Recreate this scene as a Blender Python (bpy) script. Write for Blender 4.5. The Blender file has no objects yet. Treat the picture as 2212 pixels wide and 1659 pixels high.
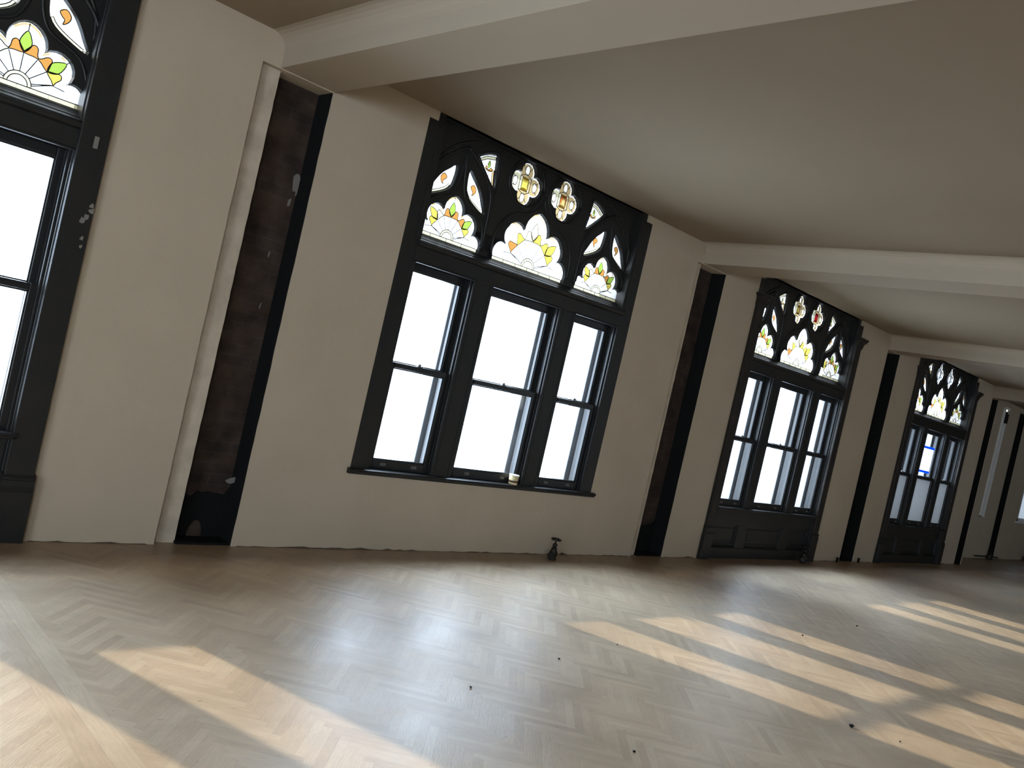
import bpy, bmesh, math, random
from math import sin, cos, pi, radians, sqrt
from mathutils import Vector, Matrix
from mathutils.geometry import tessellate_polygon
random.seed(7)
SC = bpy.context.scene
COL = SC.collection

# ------------------------------------------------------------------ materials
def new_mat(name):
    m = bpy.data.materials.new(name); m.use_nodes = True
    nt = m.node_tree; nt.nodes.clear()
    out = nt.nodes.new('ShaderNodeOutputMaterial')
    return m, nt, out
def N(nt, typ, **kw):
    n = nt.nodes.new(typ)
    for k, v in kw.items():
        if k.startswith('i_'):
            n.inputs[int(k[2:])].default_value = v
        else: setattr(n, k, v)
    return n
def principled(name, col, rough=.6, spec=.5, metal=0., var=0., vscale=6., col2=None, bump=0., bscale=40., stretch=None):
    m, nt, out = new_mat(name)
    b = N(nt, 'ShaderNodeBsdfPrincipled')
    b.inputs['Base Color'].default_value = (*col, 1); b.inputs['Roughness'].default_value = rough
    b.inputs['Metallic'].default_value = metal; b.inputs['Specular IOR Level'].default_value = spec
    nt.links.new(b.outputs[0], out.inputs[0])
    if var or bump:
        tc = N(nt, 'ShaderNodeNewGeometry'); src = tc.outputs['Position']
        if stretch:
            mp = N(nt, 'ShaderNodeMapping'); mp.inputs['Scale'].default_value = stretch
            nt.links.new(src, mp.inputs[0]); src = mp.outputs[0]
    if var:
        n = N(nt, 'ShaderNodeTexNoise'); n.inputs['Scale'].default_value = vscale; n.inputs['Detail'].default_value = 6
        nt.links.new(src, n.inputs['Vector'])
        r = N(nt, 'ShaderNodeMapRange'); r.inputs['From Min'].default_value = .3; r.inputs['From Max'].default_value = .7
        nt.links.new(n.outputs[0], r.inputs[0])
        mx = N(nt, 'ShaderNodeMix', data_type='RGBA')
        mx.inputs[6].default_value = (*col, 1)
        c2 = col2 if col2 else tuple(c*(1-var) for c in col)
        mx.inputs[7].default_value = (*c2, 1)
        nt.links.new(r.outputs[0], mx.inputs[0]); nt.links.new(mx.outputs[2], b.inputs['Base Color'])
    if bump:
        n2 = N(nt, 'ShaderNodeTexNoise'); n2.inputs['Scale'].default_value = bscale; n2.inputs['Detail'].default_value = 4
        nt.links.new(src, n2.inputs['Vector'])
        bp = N(nt, 'ShaderNodeBump'); bp.inputs['Strength'].default_value = bump; bp.inputs['Distance'].default_value = .02
        nt.links.new(n2.outputs[0], bp.inputs['Height']); nt.links.new(bp.outputs[0], b.inputs['Normal'])
    return m
def glass(name, col, clear, trans, gloss=.04):
    # thin glass: part passes straight through (tinted), part scatters (opalescent)
    m, nt, out = new_mat(name)
    a = N(nt, 'ShaderNodeBsdfTransparent'); a.inputs[0].default_value = (*[c*clear for c in col], 1)
    t = N(nt, 'ShaderNodeBsdfTranslucent'); t.inputs[0].default_value = (*[c*trans for c in col], 1)
    add = N(nt, 'ShaderNodeAddShader')
    nt.links.new(a.outputs[0], add.inputs[0]); nt.links.new(t.outputs[0], add.inputs[1])
    src = add.outputs[0] if trans else a.outputs[0]
    g = N(nt, 'ShaderNodeBsdfGlossy'); g.inputs['Roughness'].default_value = .03
    mx = N(nt, 'ShaderNodeMixShader'); mx.inputs[0].default_value = gloss
    nt.links.new(src, mx.inputs[1]); nt.links.new(g.outputs[0], mx.inputs[2])
    nt.links.new(mx.outputs[0], out.inputs[0])
    return m
M = {}
M['plaster'] = principled('wall_plaster', (.455, .383, .29), .9, .2, var=.07, vscale=2.2, col2=(.425, .357, .267), bump=.12, bscale=14)
M['strip'] = principled('strip_plaster', (.53, .455, .355), .9, .2, var=.3, vscale=9, col2=(.41, .35, .27), bump=.3, bscale=22)
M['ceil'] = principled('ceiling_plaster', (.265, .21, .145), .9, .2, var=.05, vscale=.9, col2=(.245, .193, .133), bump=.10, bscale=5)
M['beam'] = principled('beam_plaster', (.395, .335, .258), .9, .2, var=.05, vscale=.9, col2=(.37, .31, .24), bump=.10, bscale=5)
M['black'] = principled('black_painted_wood', (.011, .012, .013), .42, .35, var=.5, vscale=7, col2=(.017, .016, .014), bump=.08, bscale=30)
M['brownblack'] = principled('worn_black_pilaster', (.014, .012, .010), .5, .3, var=.6, vscale=12, col2=(.028, .021, .016), bump=.15, bscale=20)
M['sash'] = principled('black_sash_paint', (.010, .011, .012), .35, .45)
M['jet'] = principled('jet_black_brick', (.007, .007, .007), .85, .15, bump=.4, bscale=12)  # even near-black for recess jambs, tarred feet and the far recess lining
M['foot'] = principled('added_brown_backing', (.13, .10, .072), .9, .15, var=.6, vscale=14)
M['stone'] = principled('pale_exterior_stone', (.29, .295, .305), .8, .2, var=.3, vscale=5, col2=(.215, .22, .23), stretch=(6, 6, .6))
M['lead'] = principled('lead_came', (.01, .01, .01), .6, .3)
M['chip'] = principled('bare_chip', (.19, .175, .155), .8, .2)
M['lift'] = principled('sash_lift_metal', (.16, .16, .15), .4, .5, metal=.6)
M['valve'] = principled('tarnished_brass', (.028, .024, .018), .45, .4, metal=.4, var=.5, vscale=30)
M['pipe'] = principled('black_iron', (.012, .010, .009), .6, .3, metal=.3)
M['white'] = principled('white_paint', (.74, .73, .70), .5, .4)
M['greypane'] = principled('grey_blind', (.30, .285, .25), .7, .3)
M['cup'] = principled('cup_yellow', (.62, .50, .20), .6, .3, var=.4, vscale=60, col2=(.66, .60, .42))
M['cupband'] = principled('cup_brown_band', (.13, .06, .03), .6, .3, var=.5, vscale=90)
M['cuprim'] = principled('cup_white', (.82, .80, .74), .5, .3)
M['tape'] = glass('blue_tape', (.02, .24, .85), .10, .42)
M['paper'] = glass('white_paper', (.9, .9, 1.0), .10, .55)
M['debris'] = principled('dark_grit', (.012, .010, .009), .8, .2)
SKY = (.70, .84, 1.0)
M['clear'] = glass('clear_window_glass', (.96, .98, 1.0), .97, 0)
M['hazed'] = glass('hazed_window_glass', (.98, .99, 1.0), .12, .07)
M['g_white'] = glass('stained_white', (1., 1., 1.), 0.157, 0.113)
M['g_pale'] = glass('stained_pale_yellow', (1., .90, .58), 0.340, 0.102)
M['g_yellow'] = glass('stained_yellow', (1., .78, .14), 0.290, 0.087)
M['g_orange'] = glass('stained_orange', (1., .44, .10), 0.250, 0.075)
M['g_amber'] = glass('stained_amber', (1., .72, .34), 0.240, 0.072)
M['g_green'] = glass('stained_green', (.70, 1., .14), 0.220, 0.066)
M['g_red'] = glass('stained_red', (.8, .02, .03), 0.160, 0.048)
M['g_gold'] = glass('stained_dark_gold', (.62, .40, .09), 0.160, 0.048)

def mat_mottled():
    m, nt, out = new_mat('stained_flame')
    geo = N(nt, 'ShaderNodeNewGeometry'); mp = N(nt, 'ShaderNodeMapping'); mp.inputs['Scale'].default_value = (38, 38, 9)
    n = N(nt, 'ShaderNodeTexNoise'); n.inputs['Scale'].default_value = 1.; n.inputs['Detail'].default_value = 2
    r = N(nt, 'ShaderNodeValToRGB'); r.color_ramp.elements[0].position = .42; r.color_ramp.elements[1].position = .6
    r.color_ramp.elements[0].color = (.30, .25, .09, 1); r.color_ramp.elements[1].color = (.27, .08, .015, 1)
    a = N(nt, 'ShaderNodeBsdfTransparent')
    nt.links.new(geo.outputs['Position'], mp.inputs[0]); nt.links.new(mp.outputs[0], n.inputs['Vector'])
    nt.links.new(n.outputs[0], r.inputs[0]); nt.links.new(r.outputs[0], a.inputs[0]); nt.links.new(a.outputs[0], out.inputs[0])
    return m
M['g_flame'] = mat_mottled()

def mat_brick():
    m, nt, out = new_mat('old_brick')
    geo = N(nt, 'ShaderNodeNewGeometry'); sx = N(nt, 'ShaderNodeSeparateXYZ'); cx = N(nt, 'ShaderNodeCombineXYZ')
    nt.links.new(geo.outputs['Position'], sx.inputs[0])
    nt.links.new(sx.outputs[0], cx.inputs[0]); nt.links.new(sx.outputs[2], cx.inputs[1])
    br = N(nt, 'ShaderNodeTexBrick'); br.inputs['Scale'].default_value = 1.
    br.inputs['Color1'].default_value = (.052, .034, .025, 1); br.inputs['Color2'].default_value = (.038, .027, .022, 1)
    br.inputs['Mortar'].default_value = (.048, .037, .030, 1); br.inputs['Mortar Size'].default_value = .006
    br.inputs['Brick Width'].default_value = .215; br.inputs['Row Height'].default_value = .072; br.inputs['Mortar Smooth'].default_value = .6
    nt.links.new(cx.outputs[0], br.inputs['Vector'])
    no = N(nt, 'ShaderNodeTexNoise'); no.inputs['Scale'].default_value = 7; no.inputs['Detail'].default_value = 5
    nt.links.new(geo.outputs['Position'], no.inputs['Vector'])
    mr = N(nt, 'ShaderNodeMapRange'); mr.inputs[1].default_value = .3; mr.inputs[2].default_value = .7; mr.inputs[3].default_value = .55; mr.inputs[4].default_value = 1.35
    nt.links.new(no.outputs[0], mr.inputs[0])
    mx = N(nt, 'ShaderNodeMix', data_type='RGBA', blend_type='MULTIPLY'); mx.inputs[0].default_value = 1
    nt.links.new(br.outputs[0], mx.inputs[6]); nt.links.new(mr.outputs[0], mx.inputs[7])
    b = N(nt, 'ShaderNodeBsdfPrincipled'); b.inputs['Roughness'].default_value = .9; b.inputs['Specular IOR Level'].default_value = .15
    nt.links.new(mx.outputs[2], b.inputs['Base Color'])
    bp = N(nt, 'ShaderNodeBump'); bp.inputs['Strength'].default_value = .5; bp.inputs['Distance'].default_value = .01
    nt.links.new(no.outputs[0], bp.inputs['Height']); nt.links.new(bp.outputs[0], b.inputs['Normal'])
    nt.links.new(b.outputs[0], out.inputs[0])
    return m
M['brick'] = mat_brick()

def mat_floor():
    """whitewashed herringbone parquet, planks at 45 degrees to the wall, plus a straight two-plank border"""
    m, nt, out = new_mat('herringbone_parquet')
    L = nt.links.new
    def mth(op, a, b=None, c=None):
        n = N(nt, 'ShaderNodeMath', operation=op)
        for i, v in enumerate((a, b, c)):
            if v is None: continue
            if isinstance(v, (int, float)): n.inputs[i].default_value = v
            else: L(v, n.inputs[i])
        return n.outputs[0]
    geo = N(nt, 'ShaderNodeNewGeometry'); s = N(nt, 'ShaderNodeSeparateXYZ'); L(geo.outputs['Position'], s.inputs[0])
    X, Y = s.outputs[0], s.outputs[1]
    W = .040; n = 8; k = 1/(W*sqrt(2))
    u = mth('MULTIPLY', mth('ADD', X, Y), k); v = mth('MULTIPLY', mth('SUBTRACT', Y, X), k)
    i = mth('FLOOR', u); j = mth('FLOOR', v)
    kk = mth('FLOORED_MODULO', mth('SUBTRACT', i, j), 2*n)
    hor = mth('LESS_THAN', kk, n - .5)
    fu = mth('FRACT', u); fv = mth('FRACT', v)
    # horizontal plank
    hi = mth('SUBTRACT', i, kk); hlu = mth('SUBTRACT', u, hi)
    # vertical plank
    vj = mth('SUBTRACT', j, mth('SUBTRACT', 2*n - 1, kk)); vlv = mth('SUBTRACT', v, vj)
    def mix(a, b):   # hor ? a : b
        return mth('ADD', mth('MULTIPLY', a, hor), mth('MULTIPLY', b, mth('SUBTRACT', 1, hor)))
    idx = mix(hi, i); idy = mix(j, mth('ADD', vj, .37))
    lon = mix(hlu, vlv); lat = mix(fv, fu)
    # border boards between x = 1.10 and 1.28
    inb = mth('MULTIPLY', mth('GREATER_THAN', X, 1.10), mth('LESS_THAN', X, 1.28))
    bl = mth('DIVIDE', mth('SUBTRACT', X, 1.10), .09)
    bo = mth('FLOOR', bl)
    by = mth('ADD', mth('DIVIDE', Y, 1.3), mth('MULTIPLY', bo, .43))
    ninb = mth('SUBTRACT', 1, inb)
    def bmix(a, b): return mth('ADD', mth('MULTIPLY', a, inb), mth('MULTIPLY', b, ninb))
    idx = bmix(bo, idx); idy = bmix(mth('ADD', mth('FLOOR', by), 900.5), idy)
    lat = bmix(mth('FRACT', bl), lat); lon = bmix(mth('MULTIPLY', mth('FRACT', by), 18), lon)
    length = bmix(mth('ADD', 0, 18), mth('ADD', 0, n))
    e1 = mth('MINIMUM', lat, mth('SUBTRACT', 1, lat)); e2 = mth('MINIMUM', lon, mth('SUBTRACT', length, lon))
    edge = mth('MINIMUM', e1, e2)
    gap = N(nt, 'ShaderNodeMapRange', interpolation_type='SMOOTHSTEP'); gap.inputs[1].default_value = .0; gap.inputs[2].default_value = .035; gap.inputs[3].default_value = .87; gap.inputs[4].default_value = 1.
    L(edge, gap.inputs[0])
    cid = N(nt, 'ShaderNodeCombineXYZ'); L(idx, cid.inputs[0]); L(idy, cid.inputs[1])
    wn = N(nt, 'ShaderNodeTexWhiteNoise', noise_dimensions='3D'); L(cid.outputs[0], wn.inputs['Vector'])
    ramp = N(nt, 'ShaderNodeValToRGB')
    el = ramp.color_ramp.elements
    el[0].position = 0; el[0].color = (.72, .56, .39, 1); el[1].position = 1; el[1].color = (.86, .70, .51, 1)
    e = el.new(.25); e.color = (.78, .61, .43, 1); e = el.new(.6); e.color = (.80, .635, .45, 1)
    L(wn.outputs['Value'], ramp.inputs[0])
    # grain along plank
    gv = N(nt, 'ShaderNodeCombineXYZ'); L(mth('MULTIPLY', lon, .5), gv.inputs[0]); L(mth('MULTIPLY', lat, 5), gv.inputs[1]); L(mth('MULTIPLY', wn.outputs['Value'], 50), gv.inputs[2])
    gn = N(nt, 'ShaderNodeTexNoise'); gn.inputs['Scale'].default_value = 1.6; gn.inputs['Detail'].default_value = 5; L(gv.outputs[0], gn.inputs['Vector'])
    gr = N(nt, 'ShaderNodeMapRange'); gr.inputs[1].default_value = .3; gr.inputs[2].default_value = .75; gr.inputs[3].default_value = .90; gr.inputs[4].default_value = 1.04
    L(gn.outputs[0], gr.inputs[0])
    # smeared whitewash / sanding dust
    big = N(nt, 'ShaderNodeTexNoise'); big.inputs['Scale'].default_value = 1.1; big.inputs['Detail'].default_value = 7; big.inputs['Roughness'].default_value = .62
    bm_ = N(nt, 'ShaderNodeMapping'); bm_.inputs['Scale'].default_value = (.8, 1.5, 1); bm_.inputs['Rotation'].default_value = (0, 0, .5); L(geo.outputs['Position'], bm_.inputs[0]); L(bm_.outputs[0], big.inputs['Vector'])
    bg = N(nt, 'ShaderNodeMapRange'); bg.inputs[1].default_value = .35; bg.inputs[2].default_value = .65; bg.inputs[3].default_value = .82; bg.inputs[4].default_value = 1.08
    L(big.outputs[0], bg.inputs[0])
    # dark nicks
    nk = N(nt, 'ShaderNodeTexNoise'); nk.inputs['Scale'].default_value = 34; nk.inputs['Detail'].default_value = 3
    mp = N(nt, 'ShaderNodeMapping'); mp.inputs['Scale'].default_value = (.6, 1.4, 1); L(geo.outputs['Position'], mp.inputs[0]); L(mp.outputs[0], nk.inputs['Vector'])
    nr = N(nt, 'ShaderNodeMapRange'); nr.inputs[1].default_value = .70; nr.inputs[2].default_value = .76; nr.inputs[3].default_value = 1.; nr.inputs[4].default_value = .6
    L(nk.outputs[0], nr.inputs[0])
    tot = mth('MULTIPLY', mth('MULTIPLY', gap.outputs[0], gr.outputs[0]), mth('MULTIPLY', bg.outputs[0], nr.outputs[0]))
    mx = N(nt, 'ShaderNodeMix', data_type='RGBA', blend_type='MULTIPLY'); mx.inputs[0].default_value = 1
    L(ramp.outputs[0], mx.inputs[6]); L(tot, mx.inputs[7])
    # floor colour turns darker and browner towards the wall foot, with an uneven edge
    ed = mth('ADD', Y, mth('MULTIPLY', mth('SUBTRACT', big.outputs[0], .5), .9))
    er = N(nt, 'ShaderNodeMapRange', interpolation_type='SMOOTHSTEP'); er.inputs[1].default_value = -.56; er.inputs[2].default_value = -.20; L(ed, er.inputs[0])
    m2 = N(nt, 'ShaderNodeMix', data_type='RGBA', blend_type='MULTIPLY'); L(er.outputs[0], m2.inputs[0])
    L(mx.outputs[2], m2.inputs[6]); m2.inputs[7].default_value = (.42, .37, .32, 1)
    b = N(nt, 'ShaderNodeBsdfPrincipled'); L(m2.outputs[2], b.inputs['Base Color'])
    b.inputs['Specular IOR Level'].default_value = FLOOR_SPEC
    rr = N(nt, 'ShaderNodeMapRange'); rr.inputs[1].default_value = .3; rr.inputs[2].default_value = .7; rr.inputs[3].default_value = FLOOR_ROUGH-.05; rr.inputs[4].default_value = FLOOR_ROUGH+.08
    L(big.outputs[0], rr.inputs[0]); L(rr.outputs[0], b.inputs['Roughness'])
    bp = N(nt, 'ShaderNodeBump'); bp.inputs['Strength'].default_value = .25; bp.inputs['Distance'].default_value = .004
    L(mth('ADD', mth('MULTIPLY', gap.outputs[0], 1.), mth('MULTIPLY', gn.outputs[0], .6)), bp.inputs['Height']); L(bp.outputs[0], b.inputs['Normal'])
    L(b.outputs[0], out.inputs[0])
    return m
FLOOR_SPEC, FLOOR_ROUGH = .85, .40
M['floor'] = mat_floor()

# ------------------------------------------------------------------ mesh helpers
class MB:
    def __init__(s): s.bm = bmesh.new(); s.mats = []
    def mi(s, mat):
        if mat not in s.mats: s.mats.append(mat)
        return s.mats.index(mat)
    def face(s, pts, mat):
        f = s.bm.faces.new([s.bm.verts.new(p) for p in pts]); f.material_index = s.mi(mat); return f
    def box(s, x0, x1, y0, y1, z0, z1, mat, ch=0.):
        t = bmesh.new(); r = bmesh.ops.create_cube(t, size=1)
        bmesh.ops.scale(t, vec=(x1-x0, y1-y0, z1-z0), verts=t.verts)
        bmesh.ops.translate(t, vec=((x0+x1)/2, (y0+y1)/2, (z0+z1)/2), verts=t.verts)
        if ch: bmesh.ops.bevel(t, geom=t.edges[:], offset=ch, segments=2, affect='EDGES', profile=.6)
        s.merge(t, mat)
    def merge(s, t, mat, smooth=False):
        i = s.mi(mat); vm = {v: s.bm.verts.new(v.co) for v in t.verts}
        for f in t.faces:
            try: g = s.bm.faces.new([vm[v] for v in f.verts])
            except ValueError: continue
            g.material_index = i; g.smooth = smooth
        t.free()
    def prism_x(s, prof, x0, x1, mat, smooth=False):      # profile of (y, z) swept along x
        a = [s.bm.verts.new((x0, y, z)) for y, z in prof]; b = [s.bm.verts.new((x1, y, z)) for y, z in prof]
        s._sweep(a, b, mat, smooth)
    def prism_y(s, prof, y0, y1, mat, smooth=False):      # profile of (x, z) swept along y
        a = [s.bm.verts.new((x, y0, z)) for x, z in prof]; b = [s.bm.verts.new((x, y1, z)) for x, z in prof]
        s._sweep(a, b, mat, smooth)
    def prism_z(s, prof, z0, z1, mat, smooth=False):      # profile of (x, y) swept along z
        a = [s.bm.verts.new((x, y, z0)) for x, y in prof]; b = [s.bm.verts.new((x, y, z1)) for x, y in prof]
        s._sweep(a, b, mat, smooth)
    def _sweep(s, a, b, mat, smooth):
        i = s.mi(mat); n = len(a)
        for k in range(n):
            f = s.bm.faces.new((a[k], a[(k+1) % n], b[(k+1) % n], b[k])); f.material_index = i; f.smooth = smooth
        for r in (a, b):
            f = s.bm.faces.new(r); f.material_index = i
    def tube(s, pts, r, mat, n=6, closed=False):
        pts = [Vector(p) for p in pts]; i = s.mi(mat); rings = []
        m = len(pts)
        for k, p in enumerate(pts):
            if closed: d = pts[(k+1) % m]-pts[k-1]
            else: d = pts[min(k+1, m-1)]-pts[max(k-1, 0)]
            if d.length < 1e-9: d = Vector((1, 0, 0))
            d.normalize(); up = Vector((0, 1, 0)) if abs(d.y) < .9 else Vector((1, 0, 0))
            a = d.cross(up).normalized(); b = d.cross(a)
            rr = r[k] if isinstance(r, (list, tuple)) else r
            rings.append([s.bm.verts.new(p+a*cos(2*pi*q/n)*rr+b*sin(2*pi*q/n)*rr) for q in range(n)])
        for k in range(m if closed else m-1):
            A, B = rings[k], rings[(k+1) % m]
            for q in range(n):
                f = s.bm.faces.new((A[q], A[(q+1) % n], B[(q+1) % n], B[q])); f.material_index = i; f.smooth = n > 4
        if not closed:
            for rg in (rings[0], rings[-1]):
                f = s.bm.faces.new(rg); f.material_index = i
    def lathe(s, prof, c, mat, n=20, axis='z'):            # prof (r, h)
        i = s.mi(mat); rings = []
        for r, h in prof:
            ring = []
            for q in range(n):
                a = 2*pi*q/n
                p = {'z': (c[0]+r*cos(a), c[1]+r*sin(a), c[2]+h), 'x': (c[0]+h, c[1]+r*cos(a), c[2]+r*sin(a)),
                     'y': (c[0]+r*cos(a), c[1]+h, c[2]+r*sin(a))}[axis]
                ring.append(s.bm.verts.new(p))
            rings.append(ring)
        for A, B in zip(rings, rings[1:]):
            for q in range(n):
                f = s.bm.faces.new((A[q], A[(q+1) % n], B[(q+1) % n], B[q])); f.material_index = i; f.smooth = True
        for rg in (rings[0], rings[-1]):
            f = s.bm.faces.new(rg); f.material_index = i
    def plate(s, outer, holes, y0, y1, mat, splay=0.):     # (x, z) polygon with holes, front at y0; holes widen by splay at the front
        i = s.mi(mat)
        fronts = [offset(h, splay) if splay else h for h in holes]
        for loops, y in (([outer]+fronts, y0), ([outer]+list(holes), y1)):
            flat = [p for l in loops for p in l]; vs = [s.bm.verts.new((p[0], y, p[1])) for p in flat]
            for t in tessellate_polygon([[Vector((p[0], p[1], 0)) for p in l] for l in loops]):
                try: f = s.bm.faces.new([vs[q] for q in t]); f.material_index = i
                except ValueError: pass
        for a, b in [(outer, outer)]+list(zip(fronts, holes)):
            A = [s.bm.verts.new((p[0], y0, p[1])) for p in a]; B = [s.bm.verts.new((p[0], y1, p[1])) for p in b]
            n = len(A)
            for q in range(n):
                f = s.bm.faces.new((A[q], A[(q+1) % n], B[(q+1) % n], B[q])); f.material_index = i
    def flat(s, poly, y, mat, hole=None):
        loops = [poly]+([hole] if hole else [])
        i = s.mi(mat); vs = [s.bm.verts.new((p[0], y, p[1])) for l in loops for p in l]
        for t in tessellate_polygon([[Vector((p[0], p[1], 0)) for p in l] for l in loops]):
            try: f = s.bm.faces.new([vs[q] for q in t]); f.material_index = i
            except ValueError: pass
    def mesh(s, name):
        bmesh.ops.recalc_face_normals(s.bm, faces=s.bm.faces[:])
        me = bpy.data.meshes.new(name); s.bm.to_mesh(me); s.bm.free()
        for m in s.mats: me.materials.append(m)
        return me
def area(p): return sum(p[k-1][0]*p[k][1]-p[k][0]*p[k-1][1] for k in range(len(p)))/2
def offset(p, d):        # grow a polygon outwards by d (negative shrinks)
    sg = 1 if area(p) > 0 else -1; n = len(p); out = []
    for k in range(n):
        a = Vector(p[k-1]); b = Vector(p[k]); c = Vector(p[(k+1) % n])
        e = (b-a); f = (c-b)
        if e.length < 1e-7 or f.length < 1e-7: out.append((b.x, b.y)); continue
        n1 = Vector((e.y, -e.x)).normalized()*sg; n2 = Vector((f.y, -f.x)).normalized()*sg
        m = n1+n2
        if m.length < .3: m = n1
        m.normalize(); q = min(1/max(m.dot(n1), .45), 1.8)
        out.append((b.x+m.x*d*q, b.y+m.y*d*q))
    return out
def arc3(a, m, b, n=9):
    (ax, ay), (bx, by), (cx, cy) = a, m, b
    d = 2*(ax*(by-cy)+bx*(cy-ay)+cx*(ay-by))
    if abs(d) < 1e-9: return [a, m, b]
    ux = ((ax*ax+ay*ay)*(by-cy)+(bx*bx+by*by)*(cy-ay)+(cx*cx+cy*cy)*(ay-by))/d
    uy = ((ax*ax+ay*ay)*(cx-bx)+(bx*bx+by*by)*(ax-cx)+(cx*cx+cy*cy)*(bx-ax))/d
    r = math.hypot(ax-ux, ay-uy); t0 = math.atan2(ay-uy, ax-ux); tm = math.atan2(by-uy, bx-ux); t1 = math.atan2(cy-uy, cx-ux)
    if (tm-t0) % (2*pi) < (t1-t0) % (2*pi): sp = (t1-t0) % (2*pi)
    else: sp = -((t0-t1) % (2*pi))
    return [(ux+r*cos(t0+sp*k/n), uy+r*sin(t0+sp*k/n)) for k in range(n+1)]
def smooth(pts, n=4, closed=True):     # Catmull-Rom
    out = []; m = len(pts)
    for k in range(m if closed else m-1):
        P = [Vector(pts[(k+q) % m] if closed else pts[max(0, min(m-1, k+q))]) for q in (-1, 0, 1, 2)]
        for t in range(n):
            t /= n
            v = .5*((2*P[1])+(-P[0]+P[2])*t+(2*P[0]-5*P[1]+4*P[2]-P[3])*t*t+(-P[0]+3*P[1]-3*P[2]+P[3])*t**3)
            out.append((v.x, v.y))
    if not closed: out.append(tuple(pts[-1]))
    return out
def ell(cx, cz, a, b, n=16): return [(cx+a*cos(2*pi*k/n), cz+b*sin(2*pi*k/n)) for k in range(n)]

CACHE = {}
def obj(name, build, parent=None, key=None, loc=None, label=None):
    """one mesh object; with a key the mesh data is shared between copies"""
    if key and key in CACHE: me = CACHE[key]
    else:
        b = MB(); build(b); me = b.mesh(name)
        if key: CACHE[key] = me
    o = bpy.data.objects.new(name, me); COL.objects.link(o)
    if parent: o.parent = parent
    if loc: o.location = loc
    if label: o['label'] = label
    return o
def tag(o, label, cat, group=None, kind=None):
    o['label'] = label; o['category'] = cat
    if group: o['group'] = group
    if kind: o['kind'] = kind
    return o
def empty(name, loc, label, cat, group=None, kind=None):
    o = bpy.data.objects.new(name, None); COL.objects.link(o); o.location = loc; o.empty_display_size = .1
    return tag(o, label, cat, group, kind)

# ------------------------------------------------------------------ tracery outlines (x relative to bay axis, z absolute)
def mirror(half): return half+[(-x, z) for x, z in reversed(half) if abs(x) > 1e-6]
def clean(p):
    out = []
    for q in p:
        if not out or math.hypot(q[0]-out[-1][0], q[1]-out[-1][1]) > 1e-4: out.append(q)
    if math.hypot(out[0][0]-out[-1][0], out[0][1]-out[-1][1]) < 1e-4: out.pop()
    return out
SIDE = clean(mirror([(.31, 2.377)]+arc3((.31, 2.40), (.29, 2.476), (.215, 2.478))+arc3((.215, 2.478), (.228, 2.583), (.09, 2.60))
                    + arc3((.09, 2.60), (.080, 2.665), (0, 2.724), 6)))
MID = clean(mirror([(.42, 2.375)]+arc3((.42, 2.40), (.40, 2.503), (.30, 2.522))+arc3((.30, 2.522), (.340, 2.60), (.318, 2.655), 6)
                   + arc3((.318, 2.655), (.245, 2.716), (.135, 2.68), 6)+arc3((.135, 2.68), (.118, 2.765), (0, 2.856), 6)))
LEAF = smooth([(.068, 2.945), (.120, 2.905), (.178, 2.855), (.218, 2.802), (.253, 2.738), (.280, 2.680), (.165, 2.726), (.095, 2.775), (.070, 2.845)], 3)
TRI = [(-.758, 3.082)]+smooth([(-.758, 3.082), (-.674, 3.128), (-.59, 3.146)], 3, False)[1:]+[(-.575, 2.99), (-.556, 2.897)]+smooth([(-.556, 2.897), (-.635, 2.965), (-.758, 3.082)], 3, False)[1:-1]
TRI = clean(TRI)
def quatre(cx, cz, d=.092, r=.078, n=9):
    t = .0764; out = []
    for k in range(4):
        a = k*pi/2; c = (cx+d*cos(a), cz+d*sin(a))
        half = math.atan2(t, t-d)
        for q in range(n): out.append((c[0]+r*cos(a-half+2*half*q/(n-1)), c[1]+r*sin(a-half+2*half*q/(n-1))))
    return clean(out)
def shift(p, dx, m=1): return [(x*m+dx, z) for x, z in p]
BAY = .89
QX, QZ = .233, 3.04
HOLES = [shift(SIDE, -BAY), shift(SIDE, BAY), MID]
for s in (-1, 1):
    for m in (-1, 1): HOLES.append(shift(LEAF, s*BAY, m))
    HOLES.append(quatre(s*QX, QZ)); HOLES.append(shift(TRI, 0, -s*-1))
GY = .105        # plane of the stained glass

def lines(b, polys, r=.0028, y=GY-.004, closed=True):
    for p in polys:
        b.tube([(x, y, z) for x, z in p], r, M['lead'], 4, closed)

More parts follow.
